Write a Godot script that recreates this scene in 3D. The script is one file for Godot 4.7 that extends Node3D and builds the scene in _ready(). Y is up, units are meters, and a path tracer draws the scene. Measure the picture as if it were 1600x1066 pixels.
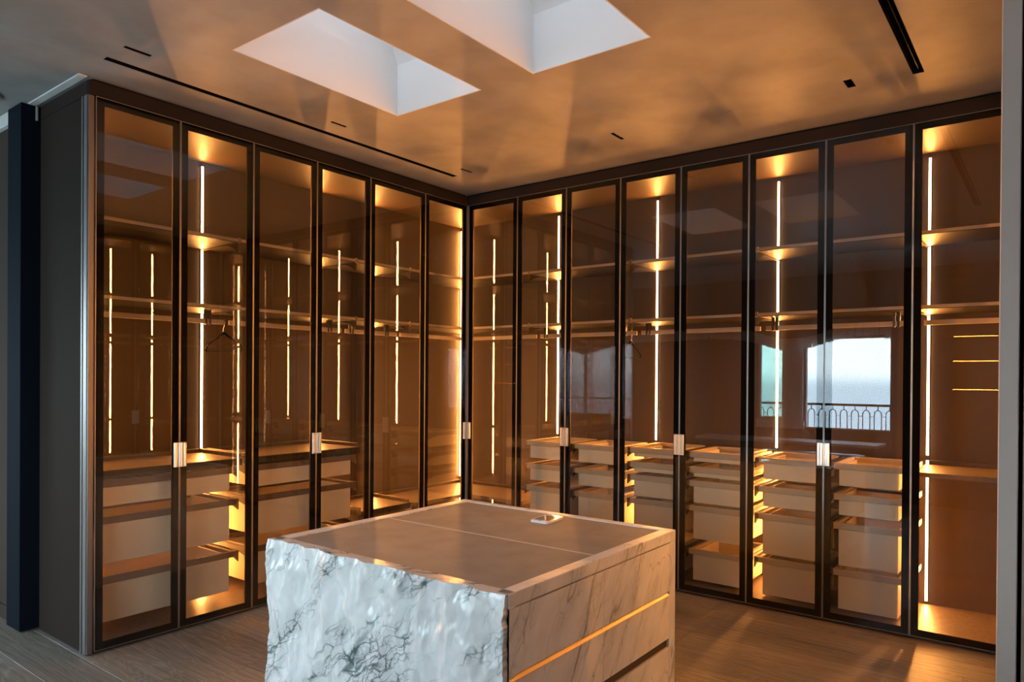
extends Node3D

var M := {}
const GAP := 0.0015


func _ready() -> void:
	camera_and_light()
	make_materials()
	build_shell()
	build_wardrobes()
	build_island()
	build_ceiling_fittings()
	build_far_side()
	build_small_things()


# ---------------------------------------------------------------- camera, sky, exposure
const LED_COLOR := Color(1.0, 0.36, 0.062)      # linear
const LED_RADIANCE := 325.0
const LED_GLOW := 22.0


func camera_and_light() -> void:
	var cam := Camera3D.new()
	cam.name = "camera"
	cam.projection = Camera3D.PROJECTION_FRUSTUM
	var near := 0.05
	cam.set_frustum(1066.0 / 1115.53 * near, Vector2(0, (594.42 - 533.0) / 1115.53 * near), near, 200.0)
	add_child(cam)
	cam.transform = Transform3D(Basis(Vector3(0.794723, 0.006712, -0.606935), Vector3(-0.008349, 0.999965, 0.000125), Vector3(0.606915, 0.004968, 0.794751)).orthonormalized(), Vector3(4.36398, 1.61385, 5.02311))
	cam.current = true
	var sky_mat := ProceduralSkyMaterial.new()
	sky_mat.sky_top_color = Color(0.74, 0.82, 0.89)
	sky_mat.sky_horizon_color = Color(0.84, 0.925, 0.97)
	sky_mat.sky_curve = 0.22
	sky_mat.ground_bottom_color = Color(0.45, 0.58, 0.66)
	sky_mat.ground_horizon_color = Color(0.84, 0.925, 0.97)
	sky_mat.ground_curve = 0.5
	sky_mat.sky_cover = cloud_cover()
	sky_mat.sky_cover_modulate = Color(0.35, 0.36, 0.36, 1.0)
	var sky := Sky.new()
	sky.sky_material = sky_mat
	var env := Environment.new()
	env.background_mode = Environment.BG_SKY
	env.sky = sky
	env.background_energy_multiplier = 16.5
	env.tonemap_mode = Environment.TONE_MAPPER_LINEAR
	env.tonemap_exposure = 1.25
	env.sdfgi_enabled = true
	env.ssao_enabled = true
	env.ssil_enabled = true
	var we := WorldEnvironment.new()
	we.name = "world_environment"
	we.environment = env
	add_child(we)


func cloud_cover() -> ImageTexture:
	var n := FastNoiseLite.new()
	n.seed = 11
	n.noise_type = FastNoiseLite.TYPE_SIMPLEX_SMOOTH
	n.frequency = 1.0
	n.fractal_octaves = 5
	var im := Image.create(512, 256, false, Image.FORMAT_RGBA8)
	for y in 256:
		var el := (0.5 - (y + 0.5) / 256.0) * PI
		for x in 512:
			var a := x / 512.0 * TAU
			var v := n.get_noise_3d(cos(a) * 1.6, sin(a) * 1.6, el * 14.0)
			var c := smoothstep(-0.05, 0.45, v)
			im.set_pixel(x, y, Color(1, 1, 1, c if el > 0.0 else 0.0))
	return ImageTexture.create_from_image(im)


# ---------------------------------------------------------------- mesh builder
class MB:
	var v := PackedVector3Array()
	var n := PackedVector3Array()
	var uv := PackedVector2Array()

	func poly(p: Array, hint: Vector3) -> void:
		var nn: Vector3 = (p[1] - p[0]).cross(p[2] - p[0])
		if nn.length() < 1e-12 and p.size() > 3:
			nn = (p[2] - p[0]).cross(p[3] - p[0])
		nn = nn.normalized()
		var q := p.duplicate()
		if nn.dot(hint) < 0.0:
			q.reverse()
			nn = -nn
		for i in range(1, q.size() - 1):
			for k in [q[0], q[i + 1], q[i]]:
				v.append(k)
				n.append(nn)
				uv.append(Vector2(k.x + k.z, k.y))

	func tri_smooth(p: Array, nn: Array) -> void:
		# p in counter-clockwise order seen from outside
		for i in [0, 2, 1]:
			v.append(p[i])
			n.append(nn[i])
			uv.append(Vector2(p[i].x + p[i].z, p[i].y))

	func box(a: Vector3, b: Vector3, bev := 0.0) -> void:
		var lo := a.min(b)
		var hi := a.max(b)
		var c := (lo + hi) / 2
		var h := (hi - lo) / 2
		if bev <= 0.0:
			for ax in 3:
				var u := (ax + 1) % 3
				var w := (ax + 2) % 3
				for s in [-1.0, 1.0]:
					var pts := []
					for k in [[-1, -1], [1, -1], [1, 1], [-1, 1]]:
						var d := Vector3.ZERO
						d[ax] = s * h[ax]
						d[u] = k[0] * h[u]
						d[w] = k[1] * h[w]
						pts.append(c + d)
					var hint := Vector3.ZERO
					hint[ax] = s
					poly(pts, hint)
			return
		bev = minf(bev, 0.45 * 2 * minf(h.x, minf(h.y, h.z)))
		var pt := func(sx: float, sy: float, sz: float, ax: int) -> Vector3:
			var sg := Vector3(sx, sy, sz)
			var d := Vector3.ZERO
			for k in 3:
				d[k] = sg[k] * (h[k] if k == ax else h[k] - bev)
			return c + d
		for ax in 3:
			var u := (ax + 1) % 3
			var w := (ax + 2) % 3
			for s in [-1.0, 1.0]:
				var pts := []
				for k in [[-1, -1], [1, -1], [1, 1], [-1, 1]]:
					var sg := Vector3.ZERO
					sg[ax] = s
					sg[u] = k[0]
					sg[w] = k[1]
					pts.append(pt.call(sg.x, sg.y, sg.z, ax))
				var hint := Vector3.ZERO
				hint[ax] = s
				poly(pts, hint)
			# edges running along ax
			for s1 in [-1.0, 1.0]:
				for s2 in [-1.0, 1.0]:
					var pts := []
					for k in [[-1, u], [1, u], [1, w], [-1, w]]:
						var sg := Vector3.ZERO
						sg[ax] = k[0]
						sg[u] = s1
						sg[w] = s2
						pts.append(pt.call(sg.x, sg.y, sg.z, k[1]))
					var hint := Vector3.ZERO
					hint[u] = s1
					hint[w] = s2
					poly(pts, hint)
		for sx in [-1.0, 1.0]:
			for sy in [-1.0, 1.0]:
				for sz in [-1.0, 1.0]:
					poly([pt.call(sx, sy, sz, 0), pt.call(sx, sy, sz, 1), pt.call(sx, sy, sz, 2)], Vector3(sx, sy, sz))

	# outline: points in the plane spanned by au, av; swept from w0 to w1 along aw
	func prism(outline: PackedVector2Array, au: Vector3, av: Vector3, aw: Vector3, w0: float, w1: float) -> void:
		var idx := Geometry2D.triangulate_polygon(outline)
		for i in range(0, idx.size(), 3):
			for s in [0, 1]:
				var pts := []
				for k in 3:
					var q := outline[idx[i + k]]
					pts.append(au * q.x + av * q.y + aw * (w1 if s else w0))
				poly(pts, aw * (1.0 if s else -1.0) * signf(w1 - w0))
		var area := 0.0
		for i in outline.size():
			area += outline[i].cross(outline[(i + 1) % outline.size()])
		for i in outline.size():
			var a := outline[i]
			var b := outline[(i + 1) % outline.size()]
			var d := b - a
			var nn := Vector2(d.y, -d.x) * signf(area)
			poly([au * a.x + av * a.y + aw * w0, au * b.x + av * b.y + aw * w0, au * b.x + av * b.y + aw * w1, au * a.x + av * a.y + aw * w1], au * nn.x + av * nn.y)

	func tube(path: Array, r, sides := 10, closed := false) -> void:
		var m := path.size()
		var rings := []
		var up := Vector3(0.123, 0.97, 0.21).normalized()
		for i in m:
			var t: Vector3
			if closed:
				t = path[(i + 1) % m] - path[(i + m - 1) % m]
			else:
				t = path[mini(i + 1, m - 1)] - path[maxi(i - 1, 0)]
			t = t.normalized()
			var side := up.cross(t)
			if side.length() < 0.1:
				side = Vector3(1, 0, 0.2).cross(t)
			side = side.normalized()
			up = t.cross(side).normalized()
			var rr: float = r[i] if r is Array else r
			var ring := []
			for k in sides:
				var a := TAU * k / sides
				var d := side * cos(a) + up * sin(a)
				ring.append([path[i] + d * rr, d])
			rings.append(ring)
		for i in (m if closed else m - 1):
			var A: Array = rings[i]
			var B: Array = rings[(i + 1) % m]
			for k in sides:
				var k2 := (k + 1) % sides
				tri_smooth([A[k][0], A[k2][0], B[k2][0]], [A[k][1], A[k2][1], B[k2][1]])
				tri_smooth([A[k][0], B[k2][0], B[k][0]], [A[k][1], B[k2][1], B[k][1]])
		if not closed:
			for e in [0, m - 1]:
				var pts := []
				for k in sides:
					pts.append(rings[e][k][0])
				poly(pts, (path[0] - path[1]) if e == 0 else (path[m - 1] - path[m - 2]))

	func lathe(profile: Array, c: Vector3, sides := 28) -> void:
		# profile: Vector2(radius, y), from bottom to top
		var m := profile.size()
		for i in m - 1:
			var p: Vector2 = profile[i]
			var q: Vector2 = profile[i + 1]
			var d := q - p
			var nn := Vector2(d.y, -d.x).normalized()
			for k in sides:
				var a := TAU * k / sides
				var b := TAU * (k + 1) / sides
				var e := func(pp: Vector2, t: float) -> Vector3: return c + Vector3(cos(t) * pp.x, pp.y, sin(t) * pp.x)
				var nd := func(t: float) -> Vector3: return Vector3(cos(t) * nn.x, nn.y, sin(t) * nn.x)
				tri_smooth([e.call(p, a), e.call(q, a), e.call(q, b)], [nd.call(a), nd.call(a), nd.call(b)])
				tri_smooth([e.call(p, a), e.call(q, b), e.call(p, b)], [nd.call(a), nd.call(b), nd.call(b)])

	func mesh() -> ArrayMesh:
		var arr := []
		arr.resize(Mesh.ARRAY_MAX)
		arr[Mesh.ARRAY_VERTEX] = v
		arr[Mesh.ARRAY_NORMAL] = n
		arr[Mesh.ARRAY_TEX_UV] = uv
		var m := ArrayMesh.new()
		m.add_surface_from_arrays(Mesh.PRIMITIVE_TRIANGLES, arr)
		return m


func put(called: String, mb, mat: Material, parent: Node = self, at := Vector3.ZERO) -> MeshInstance3D:
	var o := MeshInstance3D.new()
	o.name = called
	o.mesh = mb.mesh() if mb is MB else mb
	o.material_override = mat
	o.position = at
	parent.add_child(o, true)
	return o


func boxed(called: String, a: Vector3, b: Vector3, mat: Material, parent: Node = self, bev := 0.0) -> MeshInstance3D:
	# a box whose node stands at its middle
	var mb := MB.new()
	var c := (a + b) / 2
	mb.box(a - c, b - c, bev)
	return put(called, mb, mat, parent, c)


var taken := {}


func numbered(called: String) -> String:
	var k: int = taken.get(called, 0)
	taken[called] = k + 1
	return called if k == 0 else "%s_%03d" % [called, k]


func thing(called: String, label: String, category: String, at := Vector3.ZERO, turn := 0.0, group := "") -> Node3D:
	var o := Node3D.new()
	o.name = numbered(called)
	add_child(o, true)
	o.position = at
	o.rotation.y = turn
	tag(o, label, category, group)
	return o


func tag(o: Node, label: String, category: String, group := "") -> Node:
	o.set_meta("label", label)
	o.set_meta("category", category)
	if group:
		o.set_meta("group", group)
	return o


func struct(o: Node, label := "") -> Node:
	o.set_meta("kind", "structure")
	if label:
		o.set_meta("label", label)
	return o


# ---------------------------------------------------------------- materials
func lin(r: float, g: float, b: float) -> Color:
	return Color(r, g, b).linear_to_srgb()


func mat(called: String, c: Color, rough := 0.6, metal := 0.0, spec := 0.5) -> StandardMaterial3D:
	var m := StandardMaterial3D.new()
	m.resource_name = called
	m.albedo_color = c
	m.roughness = rough
	m.metallic = metal
	m.metallic_specular = spec
	M[called] = m
	return m


func noise(seed_: int, freq: float, oct := 4, kind := FastNoiseLite.TYPE_SIMPLEX_SMOOTH, fractal := FastNoiseLite.FRACTAL_FBM) -> FastNoiseLite:
	var n := FastNoiseLite.new()
	n.seed = seed_
	n.noise_type = kind
	n.frequency = freq
	n.fractal_type = fractal
	n.fractal_octaves = oct
	return n


func ramp_tex(n: FastNoiseLite, cols: Array, offs: Array, w := 512, h := 512) -> NoiseTexture2D:
	var t := NoiseTexture2D.new()
	t.width = w
	t.height = h
	t.seamless = true
	t.noise = n
	var g := Gradient.new()
	g.colors = PackedColorArray(cols)
	g.offsets = PackedFloat32Array(offs)
	t.color_ramp = g
	return t


func triplanar(m: StandardMaterial3D, s: Vector3, world := false) -> void:
	m.uv1_triplanar = true
	m.uv1_world_triplanar = world
	m.uv1_scale = s
	m.uv1_triplanar_sharpness = 6.0


func bump(m: StandardMaterial3D, n: FastNoiseLite, depth_cm: float, size := 512) -> void:
	var t := NoiseTexture2D.new()
	t.width = size
	t.height = size
	t.seamless = true
	t.noise = n
	m.heightmap_enabled = true
	m.heightmap_texture = t
	m.heightmap_scale = depth_cm


func wood_image(seed_: int, dark: Color, light: Color) -> ImageTexture:
	# plain-sawn oak: cathedral rings stretched along u, pores and streaks
	var w := 1024
	var h := 256
	var n1 := noise(seed_, 1.0, 3)
	var n2 := noise(seed_ + 5, 1.0, 2)
	var data := PackedByteArray()
	data.resize(w * h * 3)
	var off := seed_ * 3.7
	var k := 0
	for y in h:
		var fy := float(y) / h
		for x in w:
			var fx := float(x) / w
			var warp := n1.get_noise_3d(fx * 2.2 + off, fy * 1.6, off)
			var d := absf(fy - 0.5 + 0.22 * warp) * 9.0 + warp * 5.0 + fx * 1.2
			var ring := absf(fposmod(d, 1.0) - 0.5) * 2.0
			ring = pow(ring, 2.5)
			var streak := n2.get_noise_2d(fx * 16.0 + off, fy * 210.0)
			var broad := n1.get_noise_2d(fx * 3.0 - off, fy * 9.0)
			var t := clampf(0.42 + 0.34 * (ring - 0.45) + 0.30 * streak + 0.30 * broad, 0.0, 1.0)
			var c := dark.lerp(light, t)
			data[k] = int(c.r * 255)
			data[k + 1] = int(c.g * 255)
			data[k + 2] = int(c.b * 255)
			k += 3
	return ImageTexture.create_from_image(Image.create_from_data(w, h, false, Image.FORMAT_RGB8, data))


func marble_image(seed_: int, base: Color, base2: Color, vein: Color, strength: float, turn: float, fine: float, wob := 1.0, crackle := 1.0) -> ImageTexture:
	# thin broken veins along one slanted direction, gathered into a few loose bands
	var s := 1024
	var na := noise(seed_, 1.0, 3)
	var nb := noise(seed_ + 1, 1.0, 2)
	var nc := noise(seed_ + 2, 1.0, 4)
	var nd := noise(seed_ + 3, 1.0, 2, FastNoiseLite.TYPE_CELLULAR, FastNoiseLite.FRACTAL_NONE)
	nd.cellular_return_type = FastNoiseLite.RETURN_DISTANCE2_SUB
	var data := PackedByteArray()
	data.resize(s * s * 3)
	var k := 0
	var ct := cos(turn)
	var st := sin(turn)
	for y in s:
		for x in s:
			var px := float(x) / s * 1.6
			var py := float(y) / s * 1.6
			var a := px * ct + py * st
			var b := -px * st + py * ct
			var wx := na.get_noise_2d(a * 4.0, b * 4.0)
			var wy := na.get_noise_2d(a * 4.0 + 31.0, b * 4.0 + 7.0)
			var wz := nc.get_noise_2d(a * 18.0, b * 18.0)
			var aa := a + (wx * 0.05 + wz * 0.012) * wob
			var bb := b + (wy * 0.045 + wz * 0.014) * wob
			# bands: slow across, slower along
			var band := nb.get_noise_2d(aa * 0.4 + 3.0, bb * 3.2)
			var near := smoothstep(0.5, 0.08, absf(band))
			var patchy := smoothstep(-0.32, 0.22, nc.get_noise_2d(a * 1.6 + 9.0, b * 5.0))
			var spine := maxf(0.0, 1.0 - absf(band) * 36.0) * (0.2 + 0.8 * patchy)
			# crackle of small stretched cells near the bands
			var cell := nd.get_noise_2d(aa * 8.0 * fine, bb * 26.0 * fine) + 1.0
			var crack := smoothstep(0.16, 0.0, cell) * near * patchy
			var cell2 := nd.get_noise_2d(aa * 22.0 * fine + 17.0, bb * 40.0 * fine) + 1.0
			var crack2 := smoothstep(0.14, 0.0, cell2) * near * near * patchy * patchy
			# single hairlines elsewhere
			var g := nb.get_noise_2d(aa * 1.3 + 50.0, bb * 5.5 + 20.0)
			var hair := maxf(0.0, 1.0 - absf(g) * 46.0) * smoothstep(-0.2, 0.2, nc.get_noise_2d(a * 2.0, b * 2.0 + 9.0))
			var t := clampf((spine * 0.7 + (crack * 0.7 + crack2 * 0.5) * crackle + hair * 0.5 + near * patchy * 0.08) * strength, 0.0, 1.0)
			var cloud := 0.5 + 0.9 * na.get_noise_2d(a * 2.5 + 80.0, b * 4.0)
			var c := base.lerp(base2, clampf(cloud, 0.0, 1.0)).lerp(vein, t)
			data[k] = int(c.r * 255)
			data[k + 1] = int(c.g * 255)
			data[k + 2] = int(c.b * 255)
			k += 3
	return ImageTexture.create_from_image(Image.create_from_data(s, s, false, Image.FORMAT_RGB8, data))


func make_materials() -> void:
	var m: StandardMaterial3D
	# one white stone for the whole island
	var STONE_A := lin(0.66, 0.67, 0.655)
	var STONE_B := lin(0.78, 0.785, 0.77)
	var STONE_VEIN := lin(0.10, 0.125, 0.125)
	# ceiling: polished mineral plaster with trowel clouds
	m = mat("plaster_ceiling", Color.WHITE, 0.55)
	m.albedo_texture = ramp_tex(noise(4, 0.006, 5), [lin(0.28, 0.265, 0.24), lin(0.31, 0.294, 0.267), lin(0.34, 0.324, 0.295)], [0.25, 0.5, 0.8], 1024, 1024)
	triplanar(m, Vector3(0.35, 0.35, 0.35), true)
	mat("white_plaster", lin(0.79, 0.78, 0.765), 0.8)
	m = mat("wall_paint", lin(0.36, 0.31, 0.26), 0.85)
	mat("wall_brown", lin(0.055, 0.042, 0.033), 0.9, 0.0, 0.15)
	mat("trim_white", lin(0.62, 0.59, 0.55), 0.55)
	mat("dark_void", lin(0.008, 0.008, 0.008), 0.9, 0.0, 0.1)
	mat("black_metal", lin(0.012, 0.012, 0.013), 0.45, 0.0, 0.5)
	mat("black_steel_post", lin(0.008, 0.011, 0.017), 0.8, 0.0, 0.12)
	# wardrobe
	m = mat("cabinet_lacquer", Color.WHITE, 0.75, 0.0, 0.1)
	m.albedo_texture = ramp_tex(noise(9, 0.12, 2), [lin(0.028, 0.020, 0.016), lin(0.039, 0.029, 0.023)], [0.2, 0.8], 256, 256)
	triplanar(m, Vector3(6, 6, 6), true)
	m = mat("cabinet_lining", Color.WHITE, 0.5, 0.0, 0.45)
	m.albedo_texture = ramp_tex(noise(12, 0.11, 2), [lin(0.082, 0.051, 0.026), lin(0.108, 0.069, 0.037)], [0.2, 0.8], 256, 256)
	triplanar(m, Vector3(5, 5, 5), true)
	m = mat("shelf_wood", Color.WHITE, 0.42, 0.0, 0.5)
	m.albedo_texture = ramp_tex(noise(21, 0.05, 3), [lin(0.13, 0.09, 0.06), lin(0.19, 0.135, 0.095)], [0.2, 0.8], 256, 256)
	triplanar(m, Vector3(2.0, 12.0, 2.0), true)
	mat("shelf_dark", lin(0.022, 0.016, 0.012), 0.5, 0.0, 0.4)
	mat("shelf_edge", lin(0.40, 0.31, 0.225), 0.5)
	mat("rail_tan", lin(0.50, 0.39, 0.27), 0.5)
	mat("bronze", lin(0.20, 0.155, 0.12), 0.34, 0.8)
	mat("dark_bronze", lin(0.075, 0.058, 0.048), 0.4, 0.6)
	mat("frame_black", lin(0.004, 0.004, 0.0045), 0.6, 0.0, 0.1)
	mat("aluminium", lin(0.30, 0.28, 0.27), 0.4, 0.9)
	mat("edge_metal", lin(0.20, 0.185, 0.175), 0.42, 0.85)
	mat("handle_metal", lin(0.66, 0.63, 0.58), 0.3, 0.9)
	m = mat("leather", Color.WHITE, 0.55, 0.0, 0.45)
	m.albedo_texture = ramp_tex(noise(31, 0.18, 3), [lin(0.75, 0.63, 0.43), lin(0.83, 0.71, 0.50)], [0.2, 0.8], 256, 256)
	triplanar(m, Vector3(4, 4, 4), true)
	bump(m, noise(32, 0.35, 2), 0.03, 256)
	m = mat("leather_rim", Color.WHITE, 0.5, 0.0, 0.45)
	m.albedo_texture = ramp_tex(noise(33, 0.18, 3), [lin(0.48, 0.39, 0.26), lin(0.56, 0.46, 0.32)], [0.2, 0.8], 256, 256)
	triplanar(m, Vector3(4, 4, 4), true)
	mat("shaded_rim", lin(0.13, 0.092, 0.062), 0.5)  # left-run rims: shade between the drawer fronts painted into the colour
	m = mat("door_glass", Color(0.02, 0.015, 0.01, 0.14), 0.0, 0.0, 0.5)
	m.transparency = BaseMaterial3D.TRANSPARENCY_ALPHA
	m = mat("led", Color(0.2, 0.15, 0.1), 0.5)
	m.emission_enabled = true
	m.emission = lin(1.0, 0.62, 0.32)
	m.emission_energy_multiplier = LED_GLOW
	m = mat("led_dim", Color(0.2, 0.15, 0.1), 0.5)
	m.emission_enabled = true
	m.emission = LED_COLOR.linear_to_srgb()
	m.emission_energy_multiplier = 6.0
	# floor: six boards' worth of oak
	for k in 6:
		var tone := 0.82 + 0.07 * k
		m = mat("oak_%d" % k, Color.WHITE, 0.5, 0.0, 0.45)
		m.albedo_texture = wood_image(40 + k, lin(0.13 * tone, 0.11 * tone, 0.09 * tone), lin(0.39 * tone, 0.34 * tone, 0.28 * tone))
		m.roughness = 0.48
	mat("subfloor", lin(0.03, 0.025, 0.02), 0.9)
	# island
	m = mat("marble_face", Color.WHITE, 0.2, 0.0, 0.5)
	m.albedo_texture = marble_image(71, STONE_A, STONE_B, STONE_VEIN, 1.0, -0.72, 1.0, 0.7, 1.0)
	m = mat("marble_side", Color.WHITE, 0.4, 0.0, 0.45)
	m.albedo_texture = marble_image(91, STONE_A, STONE_B, STONE_VEIN, 0.75, -1.0, 0.7, 0.35, 0.3)
	mat("brass", lin(0.92, 0.72, 0.40), 0.4, 1.0)
	mat("marble_edge", lin(0.72, 0.725, 0.71), 0.3)
	m = mat("top_leather", Color.WHITE, 0.62, 0.0, 0.35)
	m.albedo_texture = ramp_tex(noise(55, 0.01, 5), [lin(0.24, 0.225, 0.21), lin(0.265, 0.25, 0.232), lin(0.285, 0.268, 0.25)], [0.25, 0.5, 0.8], 512, 512)
	triplanar(m, Vector3(0.8, 0.8, 0.8), true)
	mat("top_seam", lin(0.52, 0.49, 0.44), 0.7)
	mat("phone_white", lin(0.8, 0.8, 0.82), 0.15, 0.0, 0.6)
	mat("phone_glass", lin(0.25, 0.25, 0.29), 0.06, 0.0, 0.6)
	mat("hanger_black", lin(0.005, 0.005, 0.005), 0.8, 0.0, 0.12)
	mat("chrome", lin(0.75, 0.75, 0.75), 0.15, 1.0)
	mat("rail_iron", lin(0.015, 0.013, 0.013), 0.5)
	mat("balcony_stone", lin(0.35, 0.33, 0.31), 0.8)
	m = mat("pane_glass", Color(0.05, 0.06, 0.06, 0.05), 0.0)
	m.transparency = BaseMaterial3D.TRANSPARENCY_ALPHA
	m = mat("green_glass", Color(0.74, 0.93, 0.87, 0.03), 0.0)
	m.refraction_enabled = true
	m.refraction_scale = 0.05
	m = mat("skylight_glass", Color(0.30, 0.31, 0.32, 0.66), 0.0)
	m.transparency = BaseMaterial3D.TRANSPARENCY_ALPHA
	mat("bead_crystal", lin(0.85, 0.84, 0.84), 0.2, 0.0, 0.7)
	m = mat("bottle_plastic", Color(0.8, 0.85, 0.9, 0.3), 0.05)
	m.transparency = BaseMaterial3D.TRANSPARENCY_ALPHA
	mat("paper", lin(0.7, 0.7, 0.7), 0.8)
	mat("console_wood", lin(0.20, 0.13, 0.08), 0.5)


# ---------------------------------------------------------------- room shell
const CEIL := 3.3
const FAR_Z := 7.2
const WELLS := [[0.946, 1.658, 1.791, 2.96], [2.029, 2.752, 1.793, 2.96]]
# slots in the ceiling: x0, x1, z0, z1
const SLOTS := [[0.285, 0.338, 0.527, 3.314], [0.517, 0.549, 3.177, 3.315], [0.502, 0.530, 1.856, 1.984], [0.490, 0.512, 0.531, 0.669], [1.892, 1.920, 0.529, 0.691], [3.385, 3.430, 0.551, 0.680], [3.715, 3.772, 0.540, 3.2]]


# a slab with rectangular holes, in the x-z plane
func slab(mb: MB, outer: Array, holes: Array, y0: float, y1: float) -> void:
	var xs := [outer[0], outer[1]]
	var zs := [outer[2], outer[3]]
	for h in holes:
		xs.append_array([h[0], h[1]])
		zs.append_array([h[2], h[3]])
	xs.sort()
	zs.sort()
	var solid := func(x: float, z: float) -> bool:
		if x < outer[0] or x > outer[1] or z < outer[2] or z > outer[3]:
			return false
		for h in holes:
			if x > h[0] and x < h[1] and z > h[2] and z < h[3]:
				return false
		return true
	for i in xs.size() - 1:
		if xs[i + 1] - xs[i] < 1e-6:
			continue
		for j in zs.size() - 1:
			if zs[j + 1] - zs[j] < 1e-6:
				continue
			var cx: float = (xs[i] + xs[i + 1]) / 2
			var cz: float = (zs[j] + zs[j + 1]) / 2
			if not solid.call(cx, cz):
				continue
			var a := Vector3(xs[i], y0, zs[j])
			var b := Vector3(xs[i + 1], y1, zs[j + 1])
			mb.poly([Vector3(a.x, a.y, a.z), Vector3(b.x, a.y, a.z), Vector3(b.x, a.y, b.z), Vector3(a.x, a.y, b.z)], Vector3.DOWN)
			mb.poly([Vector3(a.x, b.y, a.z), Vector3(b.x, b.y, a.z), Vector3(b.x, b.y, b.z), Vector3(a.x, b.y, b.z)], Vector3.UP)
			if not solid.call(a.x - 1e-4, cz):
				mb.poly([Vector3(a.x, a.y, a.z), Vector3(a.x, a.y, b.z), Vector3(a.x, b.y, b.z), Vector3(a.x, b.y, a.z)], Vector3.LEFT)
			if not solid.call(b.x + 1e-4, cz):
				mb.poly([Vector3(b.x, a.y, a.z), Vector3(b.x, a.y, b.z), Vector3(b.x, b.y, b.z), Vector3(b.x, b.y, a.z)], Vector3.RIGHT)
			if not solid.call(cx, a.z - 1e-4):
				mb.poly([Vector3(a.x, a.y, a.z), Vector3(b.x, a.y, a.z), Vector3(b.x, b.y, a.z), Vector3(a.x, b.y, a.z)], Vector3.FORWARD)
			if not solid.call(cx, b.z + 1e-4):
				mb.poly([Vector3(a.x, a.y, b.z), Vector3(b.x, a.y, b.z), Vector3(b.x, b.y, b.z), Vector3(a.x, b.y, b.z)], Vector3.BACK)


# turns every triangle of a mirrored shape round again
func flip(mb: MB) -> void:
	for i in range(0, mb.v.size(), 3):
		var a := mb.v[i + 1]
		mb.v[i + 1] = mb.v[i + 2]
		mb.v[i + 2] = a
		var b := mb.n[i + 1]
		mb.n[i + 1] = mb.n[i + 2]
		mb.n[i + 2] = b


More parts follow.
